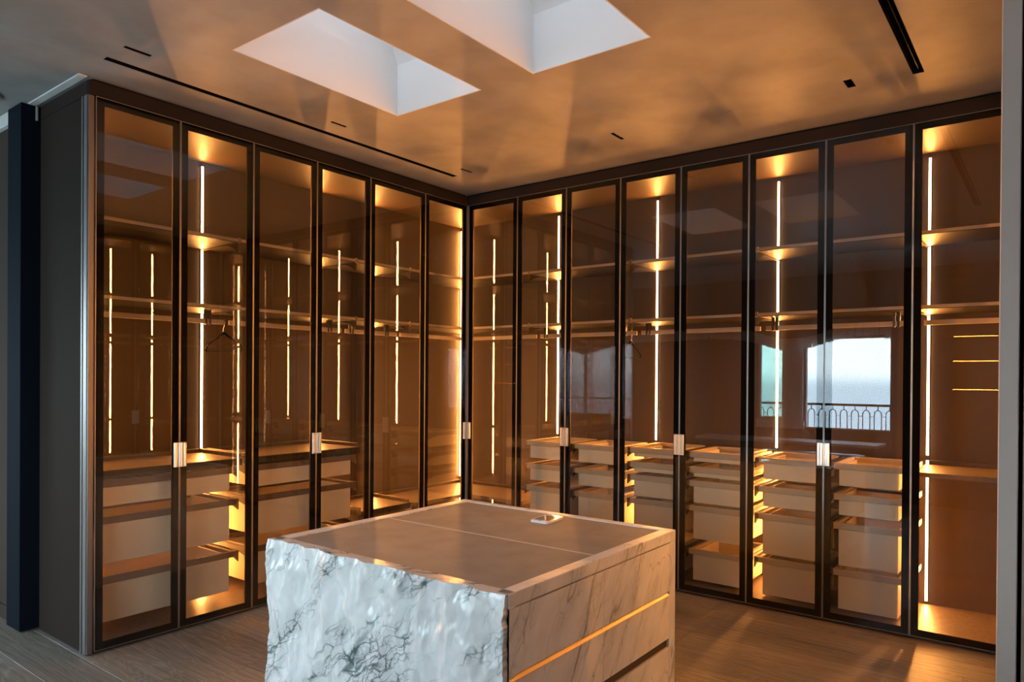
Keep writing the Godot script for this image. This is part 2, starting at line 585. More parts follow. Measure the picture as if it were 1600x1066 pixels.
func build_shell() -> void:
	# floor: a slab with boards of its own laid along x
	var fl := boxed("floor", Vector3(-5.2, -0.25, -0.9), Vector3(7.2, -0.02, FAR_Z + 0.2), M.subfloor)
	struct(fl)
	var rng := RandomNumberGenerator.new()
	rng.seed = 77
	var shared := {}
	var row := 0
	var z := 3.025 - 0.256 * 15
	while z < FAR_Z:
		var x := -5.2 + rng.randf_range(-1.6, 0.0)
		if row == 16:
			x = -5.4
		while x < 7.2:
			var ln: float = [1.9, 2.2, 2.4][rng.randi() % 3]
			var x0 := maxf(x, -5.2)
			var x1 := minf(x + ln, 7.2)
			var z0 := maxf(z, -0.74)
			if x1 - x0 > 0.05 and z + 0.256 > z0 + 0.03 and not (x1 < -0.8 and z < 3.2):
				var k := rng.randi() % 6
				var flip := rng.randf() < 0.5
				var mb := MB.new()
				var L := x1 - x0
				var W := z + 0.256 - z0
				mb.box(Vector3(-L / 2 + 0.0006, -0.01, -W / 2 + 0.0006), Vector3(L / 2 - 0.0006, 0.01, W / 2 - 0.0006), 0.0016)
				# board grain: u along the board
				for i in mb.v.size():
					var p := mb.v[i]
					var u := p.x / 2.4 + 0.5
					var w := p.z / 0.256 + 0.5
					mb.uv[i] = Vector2(1.0 - u, 1.0 - w) if flip else Vector2(u, w)
				var b := put("plank", mb, M["oak_%d" % k], fl, Vector3((x0 + x1) / 2, -0.01 + 0.135, z0 + W / 2) - fl.position - Vector3(0, 0.135, 0))
				b.name = "plank"
			x += ln
		z += 0.256
		row += 1

	# ceiling slab, open at the two skylights and the slots
	var mb2 := MB.new()
	var holes := WELLS.duplicate()
	holes.append_array(SLOTS)
	slab(mb2, [-5.2, 7.2, -0.9, FAR_Z + 0.2], holes, CEIL, CEIL + 0.32)
	struct(put("ceiling", mb2, M.plaster_ceiling))
	for k in 2:
		var w: Array = WELLS[k]
		var t := thing("skylight", ["white skylight well nearer the left run of wardrobes, its four corners in view", "white skylight well cut off by the top of the frame"][k], "skylight", Vector3((w[0] + w[1]) / 2, CEIL, (w[2] + w[3]) / 2), 0, "skylights in the plaster ceiling")
		var hx: float = (w[1] - w[0]) / 2
		var hz: float = (w[3] - w[2]) / 2
		var ring := MB.new()
		slab(ring, [-hx - 0.0, hx + 0.0, -hz, hz], [[-hx + 0.008, hx - 0.008, -hz + 0.008, hz - 0.008]], 0.0005, 0.325)
		put("well_lining", ring, M.white_plaster, t)
		# above the shaft one side of the curb leans in towards the glass
		var up := MB.new()
		var cor := [Vector3(-1, 0, -1), Vector3(1, 0, -1), Vector3(1, 0, 1), Vector3(-1, 0, 1)]
		for i in 4:
			var p: Vector3 = cor[i]
			var q: Vector3 = cor[(i + 1) % 4]
			var out := (p + q).normalized()
			var at := func(c: Vector3, grow: float, y: float) -> Vector3: return Vector3(c.x * (hx + maxf(grow, 0.0)), y, c.z * (hz + (grow if c.z < 0.0 else maxf(grow, 0.0))))
			up.poly([at.call(p, 0.0, 0.322), at.call(q, 0.0, 0.322), at.call(q, -0.16, 0.70), at.call(p, -0.16, 0.70)], -out)
			up.poly([at.call(p, 0.14, 0.322), at.call(q, 0.14, 0.322), at.call(q, 0.14, 0.70), at.call(p, 0.14, 0.70)], out)
			up.poly([at.call(p, -0.16, 0.70), at.call(q, -0.16, 0.70), at.call(q, 0.14, 0.70), at.call(p, 0.14, 0.70)], Vector3.UP)
			up.poly([at.call(p, 0.0, 0.322), at.call(q, 0.0, 0.322), at.call(q, 0.14, 0.322), at.call(p, 0.14, 0.322)], Vector3.DOWN)
		put("curb", up, M.white_plaster, t)
		boxed("glazing", Vector3(-hx - 0.08, 0.702, -hz + 0.0), Vector3(hx + 0.08, 0.71, hz + 0.08), M.skylight_glass, t)

	struct(boxed("wall_back", Vector3(-0.9, -0.02, -0.9), Vector3(5.4, CEIL, -0.72), M.wall_paint))
	struct(boxed("wall_left", Vector3(-0.9, -0.02, -0.72), Vector3(-0.72, CEIL, 3.12), M.wall_paint))
	struct(boxed("wall_side", Vector3(-5.2, -0.02, 3.12), Vector3(-0.986, CEIL, 3.31), M.wall_brown))
	var ww := MB.new()
	slab(ww, [3.1, FAR_Z + 0.2, -CEIL, 0.02], [[4.4, 5.7, -2.5, -0.9]], 0.0, 0.2)  # unseen opening, added to bring daylight onto the left ceiling
	for i in ww.v.size():
		var p := ww.v[i]
		var n := ww.n[i]
		ww.v[i] = Vector3(-p.y, -p.z, p.x)
		ww.n[i] = Vector3(-n.y, -n.z, n.x)
	flip(ww)
	struct(put("wall_west", ww, M.wall_paint, self, Vector3(-5.2, 0, 0)))
	struct(boxed("wall_east", Vector3(7.2, -0.02, 1.4), Vector3(7.4, CEIL, FAR_Z + 0.2), M.wall_paint))
	struct(boxed("wall_right", Vector3(4.88, -0.02, -0.72), Vector3(5.1, CEIL, 1.46), M.wall_paint))
	struct(boxed("wall_corridor", Vector3(4.262, -0.02, 1.46), Vector3(7.2, CEIL, 1.66), M.wall_paint))
	struct(boxed("baseboard_side", Vector3(-5.2, 0.0, 3.31), Vector3(-0.986, 0.09, 3.322), M.wall_brown))
	# white cove line where the left end wall meets the ceiling
	var cove := MB.new()
	cove.box(Vector3(-5.2, CEIL - 0.085, 3.31), Vector3(-0.986, CEIL - 0.002, 3.345), 0.004)
	struct(put("trim_1", cove, M.trim_white))
	# white bead beside the wardrobe's end, and the end of the wall at the right edge
	var bead := MB.new()
	bead.box(Vector3(-0.74, CEIL - 0.010, 3.274), Vector3(0.0, CEIL - 0.0005, 3.322), 0.003)
	bead.box(Vector3(-0.74, CEIL - 0.10, 3.268), Vector3(-0.728, CEIL - 0.010, 3.28), 0.002)
	struct(put("trim_2", bead, M.trim_white))
	var post := MB.new()
	post.box(Vector3(4.182, 0, 1.61), Vector3(4.247, CEIL - 0.001, 1.66), 0.003)
	struct(put("trim_3", post, M.trim_white))
	struct(boxed("trim_8", Vector3(4.2475, 0, 1.462), Vector3(4.2615, CEIL - 0.001, 1.625), M.dark_void))


# ---------------------------------------------------------------- wardrobes
const TOP := 3.2
const Y_FLOOR := 0.06
const Y_CEIL := 3.18
const BACK := -0.66
const SH1 := 2.535
const SH2 := 2.062


func bars(mb: MB, x0: float, x1: float, y0: float, y1: float, w: float, z0: float, z1: float, bev := 0.0) -> void:
	mb.box(Vector3(x0, y0, z0), Vector3(x0 + w, y1, z1), bev)
	mb.box(Vector3(x1 - w, y0, z0), Vector3(x1, y1, z1), bev)
	mb.box(Vector3(x0 + w, y0, z0), Vector3(x1 - w, y0 + w, z1), bev)
	mb.box(Vector3(x0 + w, y1 - w, z0), Vector3(x1 - w, y1, z1), bev)


# side: -1 handle on the left edge, 1 on the right, 0 none
func add_door(unit: Node3D, x0: float, x1: float, side: int) -> void:
	var W := x1 - x0
	var H := TOP - 0.022
	var y0 := 0.022 - (0.022 + TOP) / 2
	var y1 := -y0
	var hx := W / 2 - GAP
	var at := Vector3((x0 + x1) / 2, (0.022 + TOP) / 2, 0)
	var f := MB.new()
	bars(f, -hx + 0.001, hx - 0.001, y0 + 0.001, y1 - 0.001, 0.036, -0.032, -0.0092, 0.001)
	var door := put("door", f, M.dark_bronze, unit, at)
	var border := MB.new()
	bars(border, -hx + 0.004, hx - 0.004, y0 + 0.004, y1 - 0.004, 0.042, -0.0088, -0.0030)
	put("black_border", border, M.frame_black, door)
	var e := MB.new()
	bars(e, -hx, hx, y0, y1, 0.0036, -0.009, 0.0)
	put("edge_trim", e, M.aluminium, door)
	var g := MB.new()
	g.box(Vector3(-hx + 0.0042, y0 + 0.0042, -0.0058), Vector3(hx - 0.0042, y1 - 0.0042, -0.0012))
	put("glass_pane", g, M.door_glass, door)
	if side != 0:
		var hy := 1.113 - at.y
		var hb := MB.new()
		var a := -hx if side < 0 else hx - 0.037
		var b := a + 0.037
		hb.box(Vector3(a, hy - 0.077, -0.0009), Vector3(b, hy + 0.077, 0.004), 0.0015)
		# a raised lip all round a finger groove
		for q in [[a, a + 0.008], [b - 0.016, b]] if side < 0 else [[a, a + 0.016], [b - 0.008, b]]:
			hb.box(Vector3(q[0], hy - 0.077, 0.003), Vector3(q[1], hy + 0.077, 0.013), 0.002)
		for q in [[hy - 0.077, hy - 0.071], [hy + 0.071, hy + 0.077]]:
			hb.box(Vector3(a, q[0], 0.003), Vector3(b, q[1], 0.013), 0.002)
		put("handle", hb, M.handle_metal, door)


func add_drawer(unit: Node3D, x0: float, x1: float, yt: float, rim: float, yb: float, rim_mat: Material, zf := -0.1) -> void:
	var t := 0.012
	var cx := (x0 + x1) / 2
	var hx := (x1 - x0) / 2
	var bx := hx - 0.03
	var zb := -0.60
	var o := Vector3(cx, yb, zf)
	var D := zb - zf
	var h := yt - yb
	var b := MB.new()
	b.box(Vector3(-bx, 0, -t), Vector3(bx, h - rim * 0.5, 0), 0.003)
	b.box(Vector3(-bx, 0, D), Vector3(bx, h - rim * 0.5, D + t), 0.002)
	b.box(Vector3(-bx, 0, D + t), Vector3(-bx + t, h - rim * 0.5, -t), 0.002)
	b.box(Vector3(bx - t, 0, D + t), Vector3(bx, h - rim * 0.5, -t), 0.002)
	b.box(Vector3(-bx + t, 0.004, D + t), Vector3(bx - t, 0.014, -t))
	var d := put("drawer", b, M.leather, unit, o)
	var r := MB.new()
	r.box(Vector3(-hx, h - rim, -0.006), Vector3(hx, h, 0.012), 0.003)
	r.box(Vector3(-hx, h - rim, D - 0.006), Vector3(hx, h, D + 0.012), 0.003)
	r.box(Vector3(-hx, h - rim, D + 0.012), Vector3(-hx + 0.026, h, -0.006), 0.003)
	r.box(Vector3(hx - 0.026, h - rim, D + 0.012), Vector3(hx, h, -0.006), 0.003)
	put("drawer_rim", r, rim_mat, d)
	for s in [-1.0, 1.0]:
		var k := MB.new()
		var lo: float = hx if s > 0 else -hx - 0.022
		k.box(Vector3(lo, h - rim + 0.002, -0.028), Vector3(lo + 0.022, h - 0.004, 0.004), 0.002)
		put("clip", k, M.bronze, d)


# a side bracket: straight on top, swept down towards the back
func bracket_shape(x: float, y: float, zf: float, zb: float, drop0: float, drop1: float) -> MB:
	var mb := MB.new()
	var o := PackedVector2Array([Vector2(zf, y), Vector2(zb, y), Vector2(zb, y - drop0)])
	for i in range(1, 13):
		var t := i / 12.0
		o.append(Vector2(lerpf(zb, zf, t), y - lerpf(drop0, drop1, pow(clampf((t - 0.62) / 0.38, 0.0, 1.0), 2.2))))
	mb.prism(o, Vector3(0, 0, 1), Vector3(0, 1, 0), Vector3(1, 0, 0), x - 0.004, x + 0.004)
	return mb


func add_shelf(unit: Node3D, x0: float, x1: float, y: float, rail: bool, zf := -0.17) -> void:
	var s := MB.new()
	s.box(Vector3(x0 + 0.012, y, BACK + 0.03), Vector3(x1 - 0.012, y + 0.026, zf), 0.003)
	var sh := put("shelf", s, M.shelf_dark, unit)
	boxed("front_edge", Vector3(x0 + 0.012, y + 0.004, zf - 0.0005), Vector3(x1 - 0.012, y + 0.025, zf + 0.003), M.shelf_edge, sh)
	for x in [x0 + 0.006, x1 - 0.006]:
		put("shelf_bracket", bracket_shape(x, y + 0.02, zf - 0.01, BACK, 0.026, 0.085), M.dark_bronze, sh)
		var c := MB.new()
		c.box(Vector3(x - 0.005, y - 0.004, zf - 0.014), Vector3(x + 0.005, y + 0.034, zf + 0.006), 0.002)
		put("shelf_clip", c, M.bronze, sh)
	if rail:
		var r := MB.new()
		r.box(Vector3(x0 + 0.02, 1.969, -0.345), Vector3(x1 - 0.02, 2.003, -0.328), 0.003)
		var rn := put("hanging_rail", r, M.rail_tan, unit)
		for x in [x0 + 0.085, x1 - 0.14]:
			var h := MB.new()
			h.box(Vector3(x - 0.022, 1.964, -0.350), Vector3(x - 0.006, y, -0.324), 0.002)
			h.box(Vector3(x + 0.006, 1.964, -0.350), Vector3(x + 0.022, y, -0.324), 0.002)
			put("rail_support", h, M.dark_bronze, rn)


# an upright against the back panel with a strip of light down its front
func add_upright(unit: Node3D, x: float, breaks: Array, z := BACK, turn := 0.0) -> void:
	var m := MB.new()
	m.box(Vector3(-0.009, Y_FLOOR, 0.0), Vector3(0.009, Y_CEIL, 0.012), 0.002)
	var up := put("upright", m, M.dark_bronze, unit, Vector3(x, 0, z))
	up.rotation.y = turn
	var ys := [Y_FLOOR + 0.02]
	ys.append_array(breaks)
	ys.append(Y_CEIL - 0.03)
	for i in ys.size() - 1:
		var a: float = ys[i] + (0.0 if i == 0 else 0.03)
		var b: float = ys[i + 1] - 0.006
		boxed("led_strip", Vector3(-0.0075, a, 0.0121), Vector3(0.0075, b, 0.016), M.led, up)
		var l := AreaLight3D.new()
		l.name = "led_light"
		l.area_size = Vector2(0.014, b - a)
		l.area_normalize_energy = true
		l.light_color = LED_COLOR.linear_to_srgb()
		l.light_energy = LED_RADIANCE * 0.014 * (b - a) / PI
		l.area_range = 12.0
		l.area_attenuation = 2.0
		l.shadow_enabled = true
		l.position = Vector3(0, (a + b) / 2, 0.0172)
		l.rotation.y = PI
		up.add_child(l, true)


func carcass(unit: Node3D, x0: float, x1: float) -> void:
	boxed("back_panel", Vector3(x0, Y_FLOOR, -0.69), Vector3(x1, Y_CEIL, BACK - 0.001), M.cabinet_lining, unit)
	boxed("bottom_panel", Vector3(x0, 0.03, -0.69), Vector3(x1, Y_FLOOR, -0.034), M.shelf_wood, unit)
	boxed("top_panel", Vector3(x0, Y_CEIL, -0.69), Vector3(x1, TOP - 0.002, -0.034), M.cabinet_lining, unit)
	boxed("plinth", Vector3(x0, 0.0, -0.60), Vector3(x1, 0.03, -0.05), M.black_metal, unit)


func tray_top(unit: Node3D, x0: float, x1: float, y: float, lip := 0.03, zf := -0.09) -> void:
	var m := MB.new()
	m.box(Vector3(x0 + 0.02, y - 0.05, -0.62), Vector3(x1 - 0.02, y - 0.002, zf), 0.003)
	var t := put("tray", m, M.shelf_dark, unit)
	boxed("tray_lining", Vector3(x0 + 0.035, y - 0.0018, -0.62), Vector3(x1 - 0.035, y, zf - 0.004), M.shelf_wood, t)
	var e := MB.new()
	e.box(Vector3(x0 + 0.02, y - 0.05, -0.636), Vector3(x1 - 0.02, y + lip, -0.6205), 0.003)
	e.box(Vector3(x0 + 0.02, y + 0.0005, -0.62), Vector3(x0 + 0.034, y + lip, zf - 0.02), 0.003)
	e.box(Vector3(x1 - 0.034, y + 0.0005, -0.62), Vector3(x1 - 0.02, y + lip, zf - 0.02), 0.003)
	put("tray_lip", e, M.cabinet_lining, t)


const LEVELS_A := [[0.985, 0.042, 0.83], [0.768, 0.042, 0.49], [0.413, 0.042, 0.145]]
const LEVELS_B := [[1.052, 0.042, 0.90], [0.848, 0.042, 0.705], [0.655, 0.044, 0.367], [0.343, 0.042, 0.078]]
const LEVELS_D := [[0.655, 0.044, 0.367], [0.343, 0.042, 0.078]]
const LEVELS_C := [[1.060, 0.046, 0.985], [0.945, 0.046, 0.868], [0.842, 0.046, 0.672], [0.653, 0.042, 0.40], [0.323, 0.040, 0.09]]


func drawer_columns(unit: Node3D, W: float, mid: float, levels: Array) -> void:
	# one wide column where mid is 0, else two
	for lv in levels:
		for c in ([[0.055, mid - 0.04], [mid + 0.045, W - 0.05]] if mid > 0.0 else [[0.062, W - 0.08]]):
			add_drawer(unit, c[0], c[1], lv[0], lv[1], lv[2], M.leather_rim if mid > 0.0 else M.shaded_rim)
	for lv in levels:
		for x in ([0.028, mid - 0.012, mid + 0.016, W - 0.023] if mid > 0.0 else [0.036, W - 0.045]):
			put("drawer_bracket", bracket_shape(x, lv[0] - 0.004, -0.10, BACK + 0.012, 0.036, 0.075), M.dark_bronze, unit)


func wardrobe(label: String, at: Vector3, turn: float, W: float, joints: Array, handles: Array, posts: Array, levels: Array, mid: float, with_tray: bool) -> Node3D:
	var u := thing("wardrobe", label, "wardrobe", at, turn, "glass-fronted wardrobes along the walls")
	carcass(u, 0.0 if joints[0] == 0.0 else 0.032, W)
	for i in joints.size() - 1:
		add_door(u, joints[i], joints[i + 1], handles[i])
	var br := [1.045, SH2, SH1] if with_tray or levels.size() else [SH2, SH1]
	for x in posts:
		add_upright(u, x, br)
	var x0: float = joints[0]
	add_shelf(u, x0, W, SH1, false)
	add_shelf(u, x0, W, SH2, true)
	if levels.size():
		drawer_columns(u, W, mid, levels)
	if with_tray:
		tray_top(u, x0, W, 1.043)
	return u


# the L-shaped unit in a corner; a along the wall facing +x, b along the wall facing +z (in its own axes)
func corner_wardrobe(label: String, at: Vector3, turn: float, a: float, b: float, tray_y: float, ha: int, hb: int, trays: bool) -> Node3D:
	var u := thing("corner_wardrobe", label, "wardrobe", at, turn, "glass-fronted wardrobes along the walls")
	var ell := func(inset: float, far: float) -> PackedVector2Array:
		return PackedVector2Array([Vector2(-far, -far), Vector2(b, -far), Vector2(b, -inset), Vector2(-inset, -inset), Vector2(-inset, a), Vector2(-far, a)])
	var lay := func(called: String, inset: float, far: float, y0: float, y1: float, mt: Material, parent: Node) -> MeshInstance3D:
		var m := MB.new()
		m.prism(ell.call(inset, far), Vector3(1, 0, 0), Vector3(0, 0, 1), Vector3(0, 1, 0), y0, y1)
		return put(called, m, mt, parent)
	boxed("back_panel", Vector3(-0.69, Y_FLOOR, -0.69), Vector3(b, Y_CEIL, BACK - 0.001), M.cabinet_lining, u)
	boxed("back_panel", Vector3(-0.69, Y_FLOOR, BACK - 0.001), Vector3(BACK - 0.001, Y_CEIL, a), M.cabinet_lining, u)
	lay.call("bottom_panel", 0.034, 0.69, 0.03, Y_FLOOR, M.shelf_wood, u)
	lay.call("top_panel", 0.034, 0.69, Y_CEIL, TOP - 0.002, M.cabinet_lining, u)
	lay.call("plinth", 0.05, 0.60, 0.0, 0.03, M.black_metal, u)
	for y in [SH1, SH2]:
		var cs: MeshInstance3D = lay.call("shelf", 0.17, 0.63, y, y + 0.026, M.shelf_dark, u)
		boxed("front_edge", Vector3(-0.166, y + 0.004, -0.1705), Vector3(b, y + 0.025, -0.167), M.shelf_edge, cs)
		boxed("front_edge", Vector3(-0.1705, y + 0.004, -0.1665), Vector3(-0.167, y + 0.025, a), M.shelf_edge, cs)
	var r := MB.new()
	r.box(Vector3(-0.345, 1.969, -0.345), Vector3(b - 0.02, 2.003, -0.328), 0.003)
	put("hanging_rail", r, M.rail_tan, u)
	var r2 := MB.new()
	r2.box(Vector3(-0.345, 1.969, -0.328), Vector3(-0.328, 2.003, a - 0.02), 0.003)
	put("hanging_rail", r2, M.rail_tan, u)
	if trays:
		var t: MeshInstance3D = lay.call("tray", 0.10, 0.62, tray_y - 0.03, tray_y, M.shelf_wood, u)
		var e := MB.new()
		e.box(Vector3(-0.636, tray_y - 0.03, -0.636), Vector3(b - 0.02, tray_y + 0.03, -0.6205), 0.003)
		e.box(Vector3(-0.636, tray_y - 0.03, -0.6205), Vector3(-0.6205, tray_y + 0.03, a - 0.02), 0.003)
		put("tray_lip", e, M.cabinet_lining, t)
	else:
		add_tray_arm(u, b, tray_y)
	var brk := [tray_y + 0.03, SH2, SH1]
	add_upright(u, -0.66, brk, -0.66, PI / 4)
	# doors on both arms and the slim corner post between them
	add_door(u, 0.012, b, hb)
	var cp := MB.new()
	cp.box(Vector3(-0.010, 0.022, -0.010), Vector3(0.010, TOP, 0.010), 0.002)
	put("corner_post", cp, M.aluminium, u)
	# the other arm's door is built in a turned frame of its own
	var hold := Node3D.new()
	u.add_child(hold)
	add_door(hold, 0.0, a - 0.012, ha)
	var d := hold.get_child(0)
	hold.remove_child(d)
	hold.free()
	d.transform = Transform3D(Basis(Vector3.UP, PI / 2), Vector3(0, 0, a)) * d.transform
	u.add_child(d, true)
	return u


func add_tray_arm(u: Node3D, b: float, y: float) -> void:
	tray_top(u, -0.6, b, y)


func build_wardrobes() -> void:
	var R := 0.5117
	var k0 := 0.064
	# left run (faces +x): own x runs towards -z
	var left := PI / 2
	wardrobe("glass-fronted wardrobe beside the black steel column, black coat hanger on its rail", Vector3(0, 0, 3.264), left, 3.264 - 2.222, [0.034, 3.264 - 2.733, 3.264 - 2.222], [1, -1], [0.05, 3.264 - 2.231], LEVELS_A, 0.0, true)
	wardrobe("two-door glass wardrobe of the left run with tray and wide drawers, no hanger", Vector3(0, 0, 2.222), left, 2.222 - 1.177, [0.0, 2.222 - 1.6955, 2.222 - 1.177], [1, -1], [2.222 - 1.186], LEVELS_A, 0.0, true)
	# single-door bay with a low tray
	var s := thing("wardrobe", "narrow single-door glass wardrobe with only a low lit tray, left of the inner corner", "wardrobe", Vector3(0, 0, 1.177), left, "glass-fronted wardrobes along the walls")
	carcass(s, 0, 0.62)
	add_door(s, 0, 0.62, 0)
	add_upright(s, 0.611, [0.52, SH2, SH1])
	add_shelf(s, 0, 0.62, SH1, false)
	add_shelf(s, 0, 0.62, SH2, true)
	tray_top(s, 0.0, 0.60, 0.51, 0.03, -0.12)
	for x in [0.012, 0.608]:
		put("tray_bracket", bracket_shape(x, 0.47, -0.14, BACK + 0.012, 0.03, 0.10), M.dark_bronze, s)
	corner_wardrobe("L-shaped corner wardrobe with glass doors either side of the inner corner post", Vector3.ZERO, 0, 0.557, k0 + R, 0.50, 1, -1, true)
	# back run (faces +z)
	wardrobe("two-door glass wardrobe behind the phone's end of the island, three tan drawers showing", Vector3(k0 + R, 0, 0), 0, 2 * R, [0, R, 2 * R], [1, -1], [0.009], LEVELS_B, R, false)
	wardrobe("glass wardrobe with shallow trays above deep drawers, hanger end showing by its left door edge", Vector3(k0 + 3 * R, 0, 0), 0, 2 * R, [0, R, 2 * R], [1, -1], [0.009], LEVELS_C, R, false)
	wardrobe("glass wardrobe whose doors mirror the bright window and balcony railing", Vector3(k0 + 5 * R, 0, 0), 0, 2 * R, [0, R, 2 * R], [1, -1], [0.009], LEVELS_B, R, false)
	# far right corner and the run behind the white jamb
	var X := 4.182
	var c: Node3D = corner_wardrobe("glass wardrobe with a waist-high tray and empty lit floor, cut off by the white jamb", Vector3(X, 0, 0), -PI / 2, X - (k0 + 7 * R), 0.557, 1.03, 0, 0, true)
	wardrobe("two-door glass wardrobe on the side wall behind the white jamb, seen only as a reflection", Vector3(X, 0, 0.557), -PI / 2, 2 * R, [0, R, 2 * R], [1, -1], [0.009, R, 2 * R - 0.009], LEVELS_D, R, false)  # middle LED upright is an addition, to warm the island side
	# upright at the seam between the mirrored-window wardrobe and the corner one
	add_upright_world(c, Vector3(k0 + 7 * R + 0.009, 0, BACK))
	# tall panels that close the runs
	var e := thing("end_panel", "tall dark end panel closing the left run, ribbed metal edge, beside the black column", "panel", Vector3(0, 0, 3.264))
	boxed("panel_board", Vector3(-0.70, 0.012, -0.030), Vector3(-0.098, 3.20, 0.0), M.cabinet_lacquer, e, 0.001)
	var ribs := MB.new()
	for q in [[-0.097, -0.081, 0.004], [-0.081, -0.066, 0.010], [-0.066, -0.056, 0.003], [-0.056, -0.016, 0.007], [-0.016, -0.008, 0.002]]:
		ribs.box(Vector3(q[0], 0.012, -0.030), Vector3(q[1], 3.20, q[2]), 0.002)
	put("metal_edge", ribs, M.edge_metal, e)
	boxed("panel_plinth", Vector3(-0.68, 0.0, -0.03), Vector3(-0.03, 0.012, -0.004), M.black_metal, e)
	# fascia over the doors: continuous boards with a shadow gap under the ceiling
	var f1 := MB.new()
	f1.box(Vector3(-0.025, TOP + 0.003, 0.0), Vector3(-0.002, 3.284, 3.262), 0.001)
	f1.box(Vector3(-0.70, TOP + 0.003, 3.241), Vector3(-0.025, 3.284, 3.264), 0.001)
	struct(put("trim_4", f1, M.cabinet_lacquer), "dark fascia board over the left run of doors")
	var f2 := MB.new()
	f2.box(Vector3(0.0, TOP + 0.003, -0.025), Vector3(X, 3.284, -0.002), 0.001)
	struct(put("trim_5", f2, M.cabinet_lacquer), "dark fascia board over the back run of doors")
	var f3 := MB.new()
	f3.box(Vector3(X + 0.002, TOP + 0.003, 0.0), Vector3(X + 0.025, 3.284, 1.61), 0.001)
	struct(put("trim_6", f3, M.cabinet_lacquer))
	var gp := MB.new()
	gp.box(Vector3(-0.66, 3.2, 0.0), Vector3(-0.028, 3.2995, 3.236))
	gp.box(Vector3(-0.66, 3.2, -0.66), Vector3(X + 0.66, 3.2995, -0.028))
	gp.box(Vector3(X + 0.028, 3.2, -0.02), Vector3(X + 0.66, 3.2995, 1.45))
	struct(put("trim_7", gp, M.dark_void))


func add_upright_world(u: Node3D, p: Vector3) -> void:
	var before := u.get_child_count()
	add_upright(u, 0.0, [1.06, SH2, SH1])
	var up: Node3D = u.get_child(before)
	up.transform = u.transform.affine_inverse() * Transform3D(Basis.IDENTITY, p)


# ---------------------------------------------------------------- island
const IX0 := 1.36
const IX1 := 2.805
const IZ0 := 1.58
const IZ1 := 3.02
const ITOP := 0.83


func build_island() -> void:
	var t := thing("marble_island", "square marble island with a rough-hewn white front and inset brown top", "island", Vector3((IX0 + IX1) / 2, 0, (IZ0 + IZ1) / 2))
	var c := t.position
	var P := func(x: float, y: float, z: float) -> Vector3: return Vector3(x, y, z) - c
	# rim slabs round the inset top
	var rim := MB.new()
	var rb := 0.062
	rim.box(P.call(IX0, ITOP - 0.053, IZ0), P.call(IX1, ITOP, IZ0 + 0.052), 0.003)
	rim.box(P.call(IX0, ITOP - 0.053, IZ0 + 0.052), P.call(IX0 + 0.068, ITOP, IZ1 - 0.03), 0.003)
	rim.box(P.call(IX1 - rb, ITOP - 0.053, IZ0 + 0.052), P.call(IX1, ITOP, IZ1 - 0.03), 0.003)
	uv_side(rim)
	put("marble_rim", rim, M.marble_side, t)
	# core
	boxed("core", P.call(IX0 + 0.004, 0.0, IZ0 + 0.004), P.call(IX1 - 0.03, ITOP - 0.056, IZ1 - 0.035), M.marble_edge, t)
	# rough face
	put("rough_face", rough_face(c), M.marble_face, t)
	# top: two leather panels and the seam strip between
	var seam_z := 2.29
	var top_y := ITOP - 0.004
	boxed("top_panel", P.call(IX0 + 0.071, ITOP - 0.05, IZ0 + 0.055), P.call(IX1 - rb - 0.003, top_y, seam_z - 0.0075), M.top_leather, t, 0.002)
	boxed("top_panel", P.call(IX0 + 0.071, ITOP - 0.05, seam_z + 0.0075), P.call(IX1 - rb - 0.003, top_y, IZ1 - 0.075), M.top_leather, t, 0.002)
	boxed("seam_strip", P.call(IX0 + 0.071, ITOP - 0.05, seam_z - 0.007), P.call(IX1 - rb - 0.003, top_y + 0.0005, seam_z + 0.007), M.top_seam, t)
	# side with drawer fronts
	var zs := [1.652, 2.312, 2.988]
	var ys := [[0.528, 0.772], [0.288, 0.519], [0.0, 0.245]]
	for r in 3:
		for k in 2:
			var m := MB.new()
			var z0: float = zs[k] + (0.0012 if k else 0.0)
			var z1: float = zs[k + 1] - (0.0012 if not k else 0.0)
			var y0: float = ys[r][0]
			var y1: float = ys[r][1]
			var ch := 0.011 if r == 1 else 0.002
			var o := PackedVector2Array([Vector2(IX1 - 0.028, y0), Vector2(IX1 - 0.001, y0), Vector2(IX1, y0 + 0.001), Vector2(IX1, y1 - ch), Vector2(IX1 - ch, y1), Vector2(IX1 - 0.028, y1)])
			m.prism(o, Vector3(1, 0, 0), Vector3(0, 1, 0), Vector3(0, 0, 1), z0, z1)
			for i in m.v.size():
				m.v[i] -= c
			uv_side(m)
			var df := put("drawer_front", m, M.marble_side, t)
			if r == 1:
				var br := MB.new()
				var q := PackedVector2Array([Vector2(IX1 - ch - 0.004, y1 + 0.0005), Vector2(IX1 - ch, y1 + 0.0005), Vector2(IX1 + 0.0008, y1 - ch), Vector2(IX1 + 0.0008, y1 - ch - 0.003), Vector2(IX1 + 0.0001, y1 - ch - 0.003), Vector2(IX1 - ch - 0.004, y1 + 0.0001)])
				br.prism(q, Vector3(1, 0, 0), Vector3(0, 1, 0), Vector3(0, 0, 1), z0, z1)
				for i in br.v.size():
					br.v[i] -= c
				put("brass_edge", br, M.brass, df)
	boxed("finger_recess", P.call(IX1 - 0.0295, 0.243, 1.653), P.call(IX1 - 0.012, 0.290, 2.987), M.dark_bronze, t)
	for q in [[IZ0, 1.650], [2.990, IZ1 - 0.03]]:
		var m := MB.new()
		m.box(P.call(IX1 - 0.028, 0.0, q[0]), P.call(IX1, ITOP - 0.0535, q[1]), 0.002)
		uv_side(m)
		put("stile", m, M.marble_side, t)


